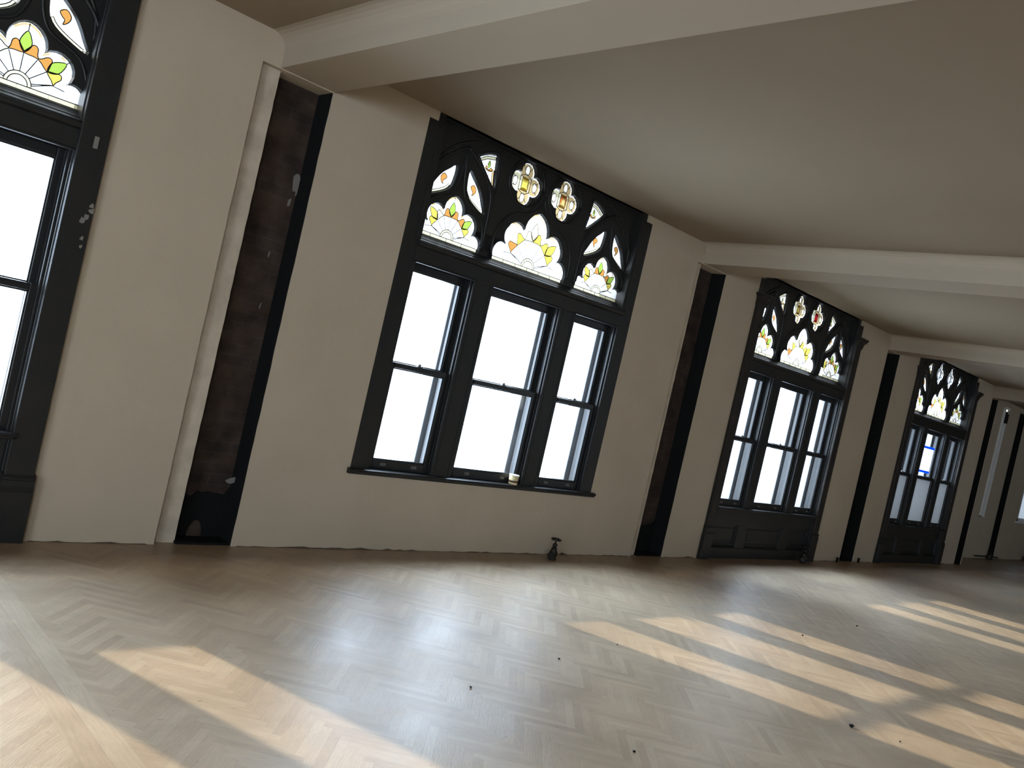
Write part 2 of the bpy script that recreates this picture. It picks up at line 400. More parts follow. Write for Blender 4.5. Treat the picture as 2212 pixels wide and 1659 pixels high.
def fan_design(kind):
    """coloured pieces and lead lines of a lobed light; x relative to the bay axis"""
    out = SIDE if kind == 'side' else MID
    z0 = 2.377 if kind == 'side' else 2.375
    hw = .31 if kind == 'side' else .42; sh = .027
    R, rr = (.168, .066) if kind == 'side' else (.226, .078)
    zc = z0+sh
    P = lambda r, a: (r*cos(radians(a)), zc+r*sin(radians(a)))
    pieces = []; ld = []; open_ld = []
    nseg = 4 if kind == 'side' else 6
    for k in range(nseg):
        a, c = -hw+2*hw*k/nseg, -hw+2*hw*(k+1)/nseg
        q = [(a, z0+.001), (c, z0+.001), (c, zc), (a, zc)]; pieces.append((q, 'g_pale')); ld.append(q)
    ring = [P(rr, a) for a in range(0, 181, 12)]+[P(rr*.72, a) for a in range(180, -1, -12)]
    pieces.append((ring, 'g_pale')); ld.append(ring)
    cols = {90: ('g_green', 'g_orange', 'g_orange'), 137.5: ('g_yellow', 'g_yellow', 'g_pale'), 42.5: ('g_green', 'g_orange', 'g_yellow')} if kind == 'side' else \
           {90: ('g_pale', 'g_pale', 'g_yellow'), 137.5: (None, 'g_orange', 'g_yellow'), 42.5: ('g_yellow', 'g_yellow', 'g_yellow')}
    for g, (lc, w1, w2) in cols.items():
        leaf = smooth([P(R, g), P(R*1.22, g+7.5), P(R*1.42, g+6), P(R*1.66, g), P(R*1.42, g-6), P(R*1.22, g-7.5)], 3)
        if lc: pieces.append((leaf, lc))
        if lc: ld.append(leaf)
        open_ld.append([P(R*1.66, g), P(R*1.9, g)])
        for sg, wc in ((1, w1), (-1, w2)):
            w = smooth([P(R, g), P(R*1.17, g+sg*5.5), P(R*1.33, g+sg*10), P(R*1.30, g+sg*16), P(R*1.12, g+sg*20), P(R*1.03, g+sg*24), P(R*1.0, g+sg*16), P(R*.97, g+sg*7)], 3)
            pieces.append((w, wc)); ld.append(w)
        for a in (g,)+((g+24,) if g > 130 else (g-24, g+24) if g == 90 else (g-24,)):
            open_ld.append([P(rr, a), P(R, a)])
    for a in (18, 162):
        open_ld.append([P(rr, a-8 if a < 90 else a+8), P(R*1.0, a), P(R*1.35, a-7 if a < 90 else a+7)])
    return out, pieces, ld, open_ld

def build_fan(b, kind):
    out, pieces, ld, ol = fan_design(kind)
    b.flat(out, GY, M['g_pale'] if False else M['g_white'])
    for p, m in pieces: b.flat(p, GY-.002, M[m])
    # thin amber border pieces along the top of the lobes
    inn = offset(out, -.012); n = len(out)
    for k in range(n):
        a, c = out[k], out[(k+1) % n]
        lim = ((2.594, 2.625), (2.665, 2.73)) if kind == 'side' else ((2.690, 2.725), (2.79, 2.86))
        if any(l <= a[1] <= h and l <= c[1] <= h for l, h in lim):
            b.flat([a, c, inn[(k+1) % n], inn[k]], GY-.002, M['g_amber'])
def lead_fan(b, kind):
    out, pieces, ld, ol = fan_design(kind)
    lines(b, ld); lines(b, ol, closed=False)

def leaf_pieces():
    edge = [LEAF[k] for k in range(len(LEAF))]
    inn = offset(edge, -.016)
    n = len(edge)
    i = max(range(n), key=lambda k: edge[k][0])
    low = [edge[(i+k) % n] for k in range(0, 9)]; lowi = [inn[(i+k) % n] for k in range(0, 9)]
    border = low+lowi[::-1]
    comma = smooth([(.120, 2.845), (.150, 2.865), (.178, 2.838), (.172, 2.805), (.145, 2.782), (.150, 2.808), (.135, 2.822)], 3)
    return border, comma
def build_leaf(b, m):
    b.flat(shift(LEAF, 0, m), GY, M['g_white'])
    bo, co = leaf_pieces()
    b.flat(shift(bo, 0, m), GY-.002, M['g_pale']); b.flat(shift(co, 0, m), GY-.003, M['g_orange'])
def lead_leaf(b, m):
    bo, co = leaf_pieces()
    lines(b, [shift(bo, 0, m), shift(co, 0, m)])
def tri_pieces():
    top = [(-.752, 3.075), (-.674, 3.122), (-.59, 3.138), (-.588, 3.118), (-.67, 3.10), (-.73, 3.066)]
    leaf = smooth([(-.640, 3.035), (-.628, 3.062), (-.640, 3.095), (-.654, 3.062)], 3)
    w1 = smooth([(-.640, 3.015), (-.655, 3.040), (-.668, 3.048), (-.672, 3.026)], 3); w2 = smooth([(-.640, 3.015), (-.622, 3.040), (-.608, 3.044), (-.605, 3.02)], 3)
    side = [(-.556, 2.897), (-.575, 2.99), (-.581, 3.04), (-.600, 3.04), (-.595, 2.99), (-.575, 2.92)]
    return [(top, 'g_pale'), (leaf, 'g_green'), (w1, 'g_orange'), (w2, 'g_orange'), (side, 'g_amber')]
def build_tri(b, m):
    b.flat(shift(TRI, 0, m), GY, M['g_white'])
    for p, c in tri_pieces(): b.flat(shift(p, 0, m), GY-.002, M[c])
def lead_tri(b, m):
    lines(b, [shift(p, 0, m) for p, c in tri_pieces()])
    lines(b, [[(-.64*m, 3.015), (-.615*m, 2.94)], [(-.672*m, 3.026), (-.605*m, 3.02)]], closed=False)
def quat_pieces(core):
    hexa = [(-.040, 2.992), (-.005, 2.975), (.040, 2.992), (.040, 3.088), (0, 3.108), (-.040, 3.088)]
    frame = [(-.062, 2.985), (0, 2.955), (.062, 2.985), (.062, 3.095), (0, 3.125), (-.062, 3.095)]
    rect = [(-.036, 2.985), (.036, 2.985), (.036, 3.092), (-.036, 3.092)]
    el = [ell(0, QZ+.112, .024, .038), ell(-.112, QZ, .025, .038), ell(.112, QZ, .025, .038), ell(0, QZ-.112, .024, .038)]
    return [(frame, 'g_white')]+[(e, 'g_white') for e in el]+[(rect, core)]
def build_quat(b, core):
    b.flat(quatre(0, QZ), GY, M['g_white'])
    els = ((0, .112, .024, .038), (-.112, 0, .025, .038), (.112, 0, .025, .038), (0, -.112, .024, .038))
    for k, (ex, ez, ea, eb) in enumerate(els):
        d = math.hypot(ex, ez); lx, lz = ex/d*.098, QZ+ez/d*.098
        # rim of coloured pieces around each oval jewel
        b.flat(ell(lx, lz, .068, .068, 20), GY-.002, M['g_pale' if k == 1 else 'g_amber'] if core != 'g_white' else M['g_white'], ell(ex, QZ+ez, ea, eb))
    if core != 'g_white': b.flat([(-.034, 2.987), (.034, 2.987), (.034, 3.090), (-.034, 3.090)], GY-.004, M[core])
def lead_quat(b):
    lines(b, [p for p, c in quat_pieces('g_gold')], .0034)
    d = .0764
    lines(b, [[(sx*.05, QZ+sz*.05), (sx*d, QZ+sz*d)] for sx in (-1, 1) for sz in (-1, 1)], closed=False)
    for a in range(4):
        ca, sa = cos(a*pi/2), sin(a*pi/2)
        for w in (-.5, .5):
            p0 = (ca*.112-sa*w*.05, QZ+sa*.112+ca*w*.05); p1 = (ca*.15-sa*w*.11, QZ+sa*.15+ca*w*.11)
            lines(b, [[p0, p1]], closed=False)

# ------------------------------------------------------------------ window
def sash_bar_profile(): pass
def build_sash(b, w, z0, z1, lower):
    """sash of half-width w centred on x = 0"""
    y0, y1 = (.040, .080) if lower else (.090, .130)
    st = .050; br = (.070 if lower else .036); tr = (.040 if lower else .060)
    m = M['sash']
    for s in (-1, 1):
        x0, x1 = sorted((s*w, s*(w-st)))
        b.box(x0, x1, y0, y1, z0, z1, m, .004)
    b.box(-w+st, w-st, y0, y1, z0, z0+br, m, .006)
    b.box(-w+st, w-st, y0-(.008 if lower else 0), y1, z1-tr, z1, m, .006)
    # glazing beads
    for zz in (z0+br, z1-tr-.010): b.box(-w+st, w-st, y0+.008, y1-.006, zz, zz+.010, m, .002)
    for s in (-1, 1):
        x0, x1 = sorted((s*(w-st), s*(w-st-.008)))
        b.box(x0, x1, y0+.008, y1-.006, z0+br, z1-tr, m, .002)
def build_pane(b, w, z0, z1, lower, mat):
    y = .062 if lower else .112
    b.box(-w+.048, w-.048, y, y+.003, z0+(.068 if lower else .034), z1-(.038 if lower else .058), mat)
def build_lock(b):
    b.box(-.022, .022, .046, .074, 1.405, 1.411, M['lift'], .001)
    b.lathe([(.012, 0), (.013, .008), (.007, .014), (.004, .020)], (0, .060, 1.411), M['lift'], 12)
    b.box(-.004, .030, .056, .064, 1.417, 1.424, M['lift'], .002)
def build_lift(b):
    b.box(-.024, .024, .030, .040, .632, .642, M['lift'], .003); b.box(-.026, .026, .036, .041, .628, .652, M['lift'], .002)

def W_frame(b, full):
    zb = .0 if full else .575
    for s in (-1, 1):
        x0, x1 = sorted((s*1.35, s*1.19)); b.box(x0, x1, 0, .17, zb, 3.168, M['black'], .004)
        # inner bead, interior stop and parting bead of the outer jamb
        x0, x1 = sorted((s*1.19, s*1.176)); b.box(x0, x1, .022, .038, .60, 2.155, M['black'], .003); b.box(x0, x1, .081, .089, .60, 2.155, M['black'], .002)
        x0, x1 = sorted((s*1.245, s*1.215)); b.box(x0, x1, -.006, .06, 2.33, 3.15, M['black'], .004)
    b.plate([(-1.27, 3.213), (1.27, 3.213), (1.27, 3.234), (-1.27, 3.234)], [], .045, .17, M['black'])
    for s in (-1, 1): b.box(*sorted((s*1.27, s*1.20)), .012, .17, 3.10, 3.234, M['black'])
    b.box(-1.19, 1.19, .135, .17, .575, .62, M['black'], .003)
def W_mullion(b):
    b.box(-.1025, .1025, 0, .17, .575, 2.157, M['black'], .006)
    for s in (-1, 1):
        x0, x1 = sorted((s*.1025, s*.116)); b.box(x0, x1, .022, .038, .60, 2.155, M['black'], .003); b.box(x0, x1, .081, .089, .60, 2.155, M['black'], .002)
        x0, x1 = sorted((s*.066, s*.072)); b.box(x0, x1, -.004, .01, .61, 2.15, M['black'], .002)
def W_transom(b):
    prof = [(.17, 2.155), (.0, 2.155), (.0, 2.158), (-.004, 2.165), (-.004, 2.265), (-.022, 2.275), (-.030, 2.288), (-.030, 2.300), (-.018, 2.312), (-.006, 2.318), (.014, 2.326), (.022, 2.334), (.045, 2.345), (.075, 2.368), (.17, 2.368)]
    b.prism_x(prof, -1.212, 1.212, M['black'])
    for c, w in ((-BAY, .29), (0, .40), (BAY, .29)):
        b.box(c-w-.012, c+w+.012, -.012, .02, 2.150, 2.160, M['black'], .003)
def W_sill(b, full):
    o = 1.372 if not full else 1.22
    prof = [(.17, .562), (-.030, .562), (-.034, .568), (-.034, .576), (-.046, .580), (-.050, .590), (-.046, .598), (-.036, .602), (.17, .604)]
    b.prism_x(prof, -o, o, M['black'])
def W_tracery(b):
    b.plate([(-1.212, 2.345), (1.212, 2.345), (1.212, 3.225), (-1.212, 3.225)], HOLES, .072, .100, M['black'], .008)
def W_ribs(b):
    y = .072
    def rib(p, r=.011): b.tube([(x, y, z) for x, z in p], r, M['black'], 8, False)
    for s in (-1, 1):
        c = s*BAY
        big = smooth([(.330, 2.40), (.330, 2.62), (.318, 2.80), (.280, 2.885), (.200, 2.968), (.105, 3.045), (0, 3.110)], 4, False)
        for m in (-1, 1):
            rib([(c+m*x, z) for x, z in big], .013)
            hood = smooth([(.318, 2.43), (.305, 2.54), (.255, 2.635), (.165, 2.680), (.085, 2.718), (.040, 2.80), (.015, 2.93), (0, 3.08)], 4, False)
            rib([(c+m*x, z) for x, z in hood], .010)
        q = [(s*QX+.198*cos(a*pi/16), QZ+.190*sin(a*pi/16)) for a in range(33)]; rib(q, .010)
        q = [(s*QX+.176*cos(a*pi/16), QZ+.172*sin(a*pi/16)) for a in range(33)]; rib(q, .006)
        tri = offset(shift(TRI, 0, -s*-1), .022); rib(tri+[tri[0]], .008)
        hood = smooth([(.455, 2.42), (.452, 2.56), (.400, 2.69), (.300, 2.775), (.170, 2.815), (.070, 2.865), (.020, 2.93), (0, 3.0)], 4, False)
        rib([(s*x, z) for x, z in hood], .011)
        out = smooth([(1.19, 2.75), (1.17, 2.90), (1.08, 3.03), (.96, 3.12), (.80, 3.19)], 4, False)
        rib([(s*x, z) for x, z in out], .010)
def W_pilaster(b):          # centred on x = 0, front casing of the full-height windows
    m = M['brownblack']
    b.box(-.075, .075, -.034, .0, .30, 2.93, m, .004)
    for x in (-.058, .058): b.box(x-.008, x+.008, -.039, -.03, .41, 2.86, m, .003)
def W_flatpilaster(b):
    b.box(-.075, .075, -.034, .0, .30, 3.168, M['black'], .004)
def W_capital(b):
    m = M['brownblack']
    prof = [(0, 2.86), (-.038, 2.86), (-.042, 2.885), (-.050, 2.895), (-.050, 2.91), (-.060, 2.93), (-.078, 2.955), (-.082, 2.965), (-.082, 2.985), (0, 2.985)]
    for x0, x1 in ((-.088, .088),): b.prism_x(prof, x0, x1, m)
    b.box(-.115, .115, -.095, 0, 2.975, 3.0, m, .004); b.box(-.10, .10, -.085, 0, 2.945, 2.975, m, .006)
def W_plinth(b):
    m = M['black']
    b.box(-.090, .085, -.048, 0, 0, .285, m, .004)
    prof = [(0, .285), (-.048, .285), (-.052, .300), (-.046, .315), (-.044, .345), (-.048, .352), (-.048, .362), (-.038, .375), (0, .385)]
    b.prism_x(prof, -.083, .083, m)
    b.box(-.052, .052, -.052, -.03, .352, .362, m, .002)
def W_apron(b):
    m = M['black']
    b.box(-1.19, 1.19, .050, .16, 0, .565, m)                       # back board
    b.prism_x([(.05, 0), (.012, 0), (.012, .115), (.018, .125), (.030, .130), (.05, .150)], -1.19, 1.19, m)   # base board
    b.box(-1.19, 1.19, .020, .05, .40, .565, m, .003)
    for x0, x1 in ((-1.19, -1.13), (-.585, -.37), (.46, .655), (1.17, 1.19)): b.box(x0, x1, .020, .05, .12, .402, m, .003)
def W_panel(b, w):
    m = M['black']
    # moulded frame around a sunk field
    z0, z1 = .150, .400
    for q, y in ((.0, .030), (.014, .038)):
        b.box(-w+q, w-q, y, .05, z0+q, z0+q+.014, m, .003); b.box(-w+q, w-q, y, .05, z1-q-.014, z1-q, m, .003)
        b.box(-w+q, -w+q+.014, y, .05, z0+q, z1-q, m, .003); b.box(w-q-.014, w-q, y, .05, z0+q, z1-q, m, .003)
    b.box(-w+.05, w-.05, .040, .05, z0+.05, z1-.05, m, .006)
def W_stone(b):
    m = M['stone']
    for x0, x1 in ((-1.46, -1.160), (-.630, -.375), (.375, .630), (1.160, 1.46)):
        b.box(x0, x1, .20, .27, .60, 2.36, m, .006)
        b.box(x0+.022, x1-.022, .27, .325, .60, 2.36, m, .006)
        b.box(x0+.045, x1-.045, .325, .40, .60, 2.36, m, .01)
    b.prism_x([(.172, .54), (.172, .612), (.45, .585), (.45, .54)], -1.5, 1.5, m)
    b.box(-1.46, 1.46, .18, .36, 2.16, 2.345, m, .01)
    b.box(-1.5, 1.5, .18, .36, 3.24, 3.6, m)
    for s in (-1, 1): b.box(*sorted((s*1.245, s*1.5)), .18, .36, 2.34, 3.3, m)

BAYS = ((-BAY-.0075, .2925), (0., .400), (BAY+.0075, .2925))
def make_window(n, cx, full, label, cores):
    r = empty('window_%d' % n, (cx, 0, 0), label, 'window', kind='structure')
    obj('frame', lambda b: W_frame(b, full), r, 'frame%d' % full)
    for x in (-.5025, .5025): obj('mullion', W_mullion, r, 'mull', (x, 0, 0))
    obj('transom', W_transom, r, 'transom')
    obj('sill', lambda b: W_sill(b, full), r, 'sill%d' % full)
    t = obj('tracery_panel', W_tracery, r, 'tracery'); obj('tracery_moulding', W_ribs, t, 'ribs')
    for s in (-1, 1):
        g = obj('arched_light', lambda b: build_fan(b, 'side'), r, 'fan_s', (s*BAY, 0, 0), 'stained glass light with a white fan and green and orange leaves')
        obj('lead_came', lambda b: lead_fan(b, 'side'), g, 'fan_sl')
        for m in (-1, 1):
            g = obj('dagger_light', lambda b: build_leaf(b, m), r, 'leaf%d' % m, (s*BAY, 0, 0), 'stained glass dagger with an orange curl')
            obj('lead_came', lambda b: lead_leaf(b, m), g, 'leafl%d' % m)
        g = obj('spandrel_light', lambda b: build_tri(b, -s*-1), r, 'tri%d' % s, None, 'triangular stained glass light with a green bud')
        obj('lead_came', lambda b: lead_tri(b, -s*-1), g, 'tril%d' % s)
        core = cores[0 if s < 0 else 1]
        g = obj('quatrefoil_light', lambda b: build_quat(b, core), r, 'quat'+core, (s*QX, 0, 0),
                'quatrefoil stained glass light with a %s centre' % {'g_yellow': 'yellow', 'g_flame': 'flame coloured', 'g_gold': 'dark gold', 'g_red': 'red', 'g_white': 'clear'}[core])
        obj('lead_came', lead_quat, g, 'quatl')
    g = obj('arched_light', lambda b: build_fan(b, 'mid'), r, 'fan_m', None, 'larger middle stained glass light with a white fan and yellow leaves')
    obj('lead_came', lambda b: lead_fan(b, 'mid'), g, 'fan_ml')
    for x, w in BAYS:
        for low in (True, False):
            z0, z1 = (.602, 1.405) if low else (1.367, 2.157)
            k = '%d%.2f' % (low, w)
            s = obj('sash', lambda b: build_sash(b, w, z0, z1, low), r, 'sash'+k, (x, 0, 0))
            hz = n == 4 and low
            obj('glass_pane', lambda b: build_pane(b, w, z0, z1, low, M['hazed' if hz else 'clear']), s, 'pane%d' % hz+k)
            if low:
                obj('sash_lock', build_lock, s, 'lock')
                for q in (-1, 1): obj('sash_lift', build_lift, s, 'lift', (q*w*.5, 0, 0))
    obj('stone_reveal', W_stone, r, 'stone')
    if full:
        for s in (-1, 1):
            p = obj('pilaster', W_flatpilaster if n == 1 else W_pilaster, r, 'pil%d' % (n == 1), (s*1.272, 0, 0))
            if n > 1: obj('capital', W_capital, p, 'cap')
            obj('plinth', W_plinth, p, 'plinth')
        a = obj('apron', W_apron, r, 'apron')
        for x, w in ((-.857, .272), (.045, .415), (.912, .258)): obj('panel', lambda b: W_panel(b, w), a, 'pan%.2f' % w, (x, 0, 0))
    return r

CX = (.14, 4.872, 9.605, 14.345)
w1 = make_window(1, CX[0], True, 'nearest dark gothic window at the left edge of the photo, mostly cut off', ('g_yellow', 'g_flame'))
w2 = make_window(2, CX[1], False, 'large central black gothic window with plain plaster below its sill', ('g_yellow', 'g_flame'))
w3 = make_window(3, CX[2], True, 'black gothic window with panelled apron and a red quatrefoil, right of the central one', ('g_gold', 'g_red'))
w4 = make_window(4, CX[3], True, 'farthest gothic window, with clear quatrefoils and blue tape on its middle pane', ('g_white', 'g_white'))
CXL = -4.595
make_window(7, CXL, True, 'black gothic window out of frame on the left', ('g_yellow', 'g_flame'))
# worn spots on the casings
def chips(b):
    b.box(1.268, 1.292, -.044, -.041, 2.19, 2.255, M['chip'])
obj('tape_scrap', chips, w1, label='small pale scrap stuck on the black casing')
def chips2(b):
    random.seed(3)
    for x, z, s in ((1.30, 1.80, .016), (1.315, 1.825, .012), (1.335, 1.86, .014), (1.33, 1.885, .010), (1.315, 1.70, .010), (1.318, 1.66, .008)):
        p = [(x+random.uniform(.6, 1.4)*s*cos(a*pi/4), z+random.uniform(.6, 1.8)*s*sin(a*pi/4)) for a in range(8)]
        b.plate(p, [], -.036, -.0335, M['chip'])
obj('paint_chip', chips2, w1, label='bare pale chips in the black paint')

# ------------------------------------------------------------------ room shell
XL, XR, YB = -8.0, 31.0, -12.5
XE = 16.87; YS = .5            # the wall steps back beyond XE
REC = ((2.24, .135, 2.745), (7.05, .115, 7.585), (11.84, .055, 12.275), (16.50, .05, 16.84))
def wall_front(b):
    random.seed(11)
    pts = [(XL, 3.7), (XL, 0)]
    op = [(CXL, 'w'), (CX[0], 'w'), (CX[2], 'w'), (CX[3], 'w')]+[((r[0]+r[2])/2, r) for r in REC]
    op.sort(key=lambda t: t[0]); x = XL
    def base(x0, x1):
        n = max(2, int((x1-x0)/.06))
        z = 0
        out = []
        for k in range(1, n):
            xx = x0+(x1-x0)*k/n
            q = random.random()
            z = (.002 if q < .5 else random.uniform(.003, .010) if q < .92 else random.uniform(.012, .020))
            out.append((xx+random.uniform(-.015, .015), z))
        return out
    for c, kind in op:
        if kind == 'w':
            x0, x1 = c-1.35, c+1.35
            up = [(x0, -.02), (x0, 3.17), (x0+.08, 3.17), (x0+.08, 3.236), (x1-.08, 3.236), (x1-.08, 3.17), (x1, 3.17), (x1, -.02)]
        else:
            x0, x1 = kind[0], kind[2]
            # slightly ragged plaster edge on both sides
            up = [(x0, -.02)]+[(x0+random.uniform(-.002, .002), .1*k) for k in range(1, 30)]+[(x0, 3.03), (x1, 3.03)]+[(x1+random.uniform(-.002, .002), .1*k) for k in range(29, 0, -1)]+[(x1, -.02)]
        pts += base(x, x0)+up; x = x1
    pts += [(XE, -.02), (XE, 3.7)]
    c = CX[1]; h = [(c-1.35, .566), (c+1.35, .566), (c+1.35, 3.17), (c+1.27, 3.17), (c+1.27, 3.236), (c-1.27, 3.236), (c-1.27, 3.17), (c-1.35, 3.17)]
    b.plate(pts, [h], 0, .18, M['plaster'])
    # brown backing added behind the ragged plaster foot, so no light leaks under
    x = XL
    for cc, kind in op:
        x0, x1 = (cc-1.35, cc+1.35) if kind == 'w' else (kind[0], kind[2])
        b.box(x, x0, .005, .17, -.02, .06, M['foot']); x = x1
tag(obj('wall_front', wall_front), 'long grey plastered window wall with ragged foot', 'wall', kind='structure')
def rect_wall(x0, x1, y0, y1): return lambda b: b.box(x0, x1, y0, y1, -.02, 3.7, M['plaster'])
def wall_far(b):
    outer = [(XE-.1, -.02), (XR, -.02), (XR, 3.7), (XE-.1, 3.7)]
    holes = [[(18.93, .85), (19.20, .85), (19.20, 3.10), (18.93, 3.10)], [(20.02, .0), (20.45, .0), (20.45, 3.14), (20.02, 3.14)],
             [(21.50, .87), (23.0, .87), (23.0, 3.0), (21.50, 3.0)]]
    b.plate(outer, holes, YS, YS+.22, M['plaster'])
    b.box(20.0, 20.5, YS+.10, YS+.2, -.02, 3.2, M['jet']); b.box(20.435, 20.46, YS+.004, YS+.2, -.02, 3.2, M['jet'])
    b.box(XE-.015, XE, .004, YS+.1, -.02, 3.7, M['plaster'])
tag(obj('wall_far', wall_far), 'set back stretch of wall at the far right with white windows', 'wall', kind='structure')
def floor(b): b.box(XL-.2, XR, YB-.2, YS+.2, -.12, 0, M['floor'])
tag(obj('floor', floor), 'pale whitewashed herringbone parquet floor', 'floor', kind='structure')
CZ = 3.236
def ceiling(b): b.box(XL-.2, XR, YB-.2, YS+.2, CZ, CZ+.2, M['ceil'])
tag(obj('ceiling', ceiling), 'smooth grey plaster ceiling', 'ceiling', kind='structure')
# ceiling beams: straight soffit, sides flaring into the ceiling with a soft cove
for k, (x0, x1) in enumerate(((2.36, 2.75), (7.14, 7.59), (11.88, 12.28), (16.5, 16.87), (-2.4, -2.0), (21.2, 21.6), (26, 26.4))):
    R = .10
    cove = [(R-R*cos(a*pi/12), R-R*sin(a*pi/12)) for a in range(7)]   # from vertical side to ceiling
    prof = [(x0, 3.036), (x1, 3.036)]
    zt = CZ
    prof += [(x1+R-R*cos(a*pi/12), zt-R+R*sin(a*pi/12)) for a in range(7)]+[(x1+R, zt+.05), (x0-R, zt+.05)]
    prof += [(x0-R+R*cos(a*pi/12), zt-R+R*sin(a*pi/12)) for a in range(6, -1, -1)]
    lb = ('plastered ceiling beam above the brick recess left of the central window', 'plastered ceiling beam above the dark recess right of the central window',
          'plastered ceiling beam above the narrow recess before the farthest gothic window', 'plastered ceiling beam beyond the farthest gothic window',
          'plastered ceiling beam out of frame on the left', 'plastered ceiling beam out of frame on the far right', 'last plastered ceiling beam out of frame on the far right')[k]
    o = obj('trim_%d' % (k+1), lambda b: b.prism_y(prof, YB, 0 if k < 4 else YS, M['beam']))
    tag(o, lb, 'ceiling beam', 'plastered ceiling beams', 'structure')
# wall recesses with brick back, dark jamb and a plaster strip
RL = ('tall brick lined wall recess left of the central window', 'tall dark wall recess right of the central window',
      'narrow dark wall recess just before the farthest gothic window', 'thin dark wall recess just beyond the farthest gothic window')
for k, (x0, s, x1) in enumerate(REC):
    r = empty('wall_recess', (x0, 0, 0), RL[k], 'wall recess', 'dark brick wall recesses', 'structure'); w = x1-x0
    obj('brick_back', lambda b: b.box(s-.02, w+.05, .18, .25, 0, 3.06, M['brick']), r)
    def strip(b):
        random.seed(k)
        p = []
        n = 60
        R = [(s+.012+random.uniform(-.0015, .0015), 3.04*q/n) for q in range(n+1)]
        b.plate([(-.03, 0)]+[(R[0][0], 0)]+R[1:]+[(-.03, 3.04)], [], .052, .19, M['strip'])
    obj('plaster_strip', strip, r, label='pale plaster strip along the recess edge')
    def jamb(b): b.box(w-.004, w+.03, .006, .19, 0, 3.04, M['jet'])
    obj('dark_jamb', jamb, r, label='near black side face')
    def tarbase(b):
        random.seed(k+5)
        p = [(s-.005, 0), (w, 0), (w, .36)]+[(w+(s-w)*q/10, .29+random.uniform(-.02, .025)) for q in range(1, 11)]
        b.plate(p, [], .168, .182, M['jet'])
        b.box(s+.008, w, .016, .18, 0, .016, M['jet'])
    obj('tarred_foot', tarbase, r, label='black tarred brick at the foot')
    if k == 0:
        def patch(b):
            for poly in ([(.455, 2.46), (.475, 2.485), (.498, 2.47), (.503, 2.41), (.497, 2.34), (.488, 2.37), (.470, 2.365), (.462, 2.40)],
                         [(.455, 2.30), (.470, 2.315), (.468, 2.27), (.455, 2.26)], [(.40, 1.92), (.408, 1.94), (.404, 1.90)], [(.42, 1.57), (.428, 1.60), (.424, 1.555)]):
                b.plate(smooth(poly, 3), [], .172, .181, M['chip'])
        obj('plaster_patch', patch, r, label='pale plaster daub on the brick')
        obj('plaster_scrap', lambda b: b.plate(smooth([(.44, .40), (.47, .385), (.505, .40), (.512, .43), (.48, .425), (.46, .415)], 3), [], .13, .145, M['chip']), r)
        obj('grey_stain', lambda b: b.plate(smooth([(.27, 0.01), (.275, .07), (.30, .115), (.335, .115), (.36, .06), (.355, .01)], 3), [], .163, .169, M['brick']), r)
# unseen sides of the loft, with openings added to let in fill light
def wall_back(b):
    outer = [(XL-.2, -.02), (XR, -.02), (XR, 3.7), (XL-.2, 3.7)]; holes = []
    x = XL+1.0
    for hx0, hx1 in FILL_OPENINGS: holes.append([(hx0, .6), (hx1, .6), (hx1, 3.0), (hx0, 3.0)])
    b.plate(outer, holes, YB-.25, YB, M['plaster'])
FILL_OPENINGS = ((-6.4, -3.6), (16.9, 17.7))
tag(obj('wall_back', wall_back), 'rear wall of the loft behind the camera with tall openings added for light', 'wall', kind='structure')
def wall_left(b):  # its opening is added for light from the left
    t = MB(); t.plate([(YB, -.02), (.18, -.02), (.18, 3.7), (YB, 3.7)], [[(-10, .5), (-6, .5), (-6, 2.95), (-10, 2.95)]], XL-.2, XL, M['plaster'])
    for v in t.bm.verts: v.co = (v.co.y, v.co.x, v.co.z)
    b.merge(t.bm, M['plaster'])
tag(obj('wall_left', wall_left), 'end wall of the loft out of frame on the left', 'wall', kind='structure')
tag(obj('wall_right', rect_wall(XR-.2, XR, YB, YS+.2)), 'end wall of the loft out of frame on the right', 'wall', kind='structure')

# far white windows in the set back wall
w5 = empty('window_5', (19.065, YS, 0), 'slim white framed window seen almost edge on, beyond the gothic windows', 'window', kind='structure')
def f5(b):
    b.box(-.135, -.075, -.03, .12, .85, 3.10, M['white'], .004); b.box(.095, .135, -.02, .12, .85, 2.93, M['white'], .004)
    b.box(-.135, .135, -.03, .12, .85, .88, M['white'], .004); b.box(-.135, .16, -.035, .12, 3.08, 3.12, M['white'], .004)
obj('frame', f5, w5); obj('blind', lambda b: b.box(-.075, .095, .03, .05, .88, 3.08, M['greypane']), w5, label='dull grey blind')
def br5(b): b.box(-.03, .02, -.04, .02, 2.80, 3.03, M['pipe'], .004); b.box(.045, .10, -.05, .02, 2.80, 2.99, M['pipe'], .004)
obj('bracket', br5, w5, label='small dark bracket near the head')
obj('sill_mark', lambda b: b.box(-.10, .17, -.008, .0, .79, .80, M['strip']), w5)
w6 = empty('window_6', (22.25, YS, 0), 'pale blue white framed window cut by the right edge of the photo', 'window', kind='structure')
def f6(b):
    for x0, x1 in ((-.75, -.67), (.67, .75)): b.box(x0, x1, 0, .1, .87, 3.0, M['white'], .004)
    b.box(-.75, .75, 0, .1, .87, .94, M['white'], .004); b.box(-.75, .75, 0, .1, 2.93, 3.0, M['white'], .004)
    b.box(-.67, .67, .03, .08, 1.88, 1.94, M['white'], .004)
obj('frame', f6, w6); obj('sill', lambda b: b.box(-.85, .85, -.07, .1, .835, .87, M['white'], .006), w6)
obj('glass_pane', lambda b: b.box(-.67, .67, .05, .055, .94, 2.93, M['hazed']), w6)

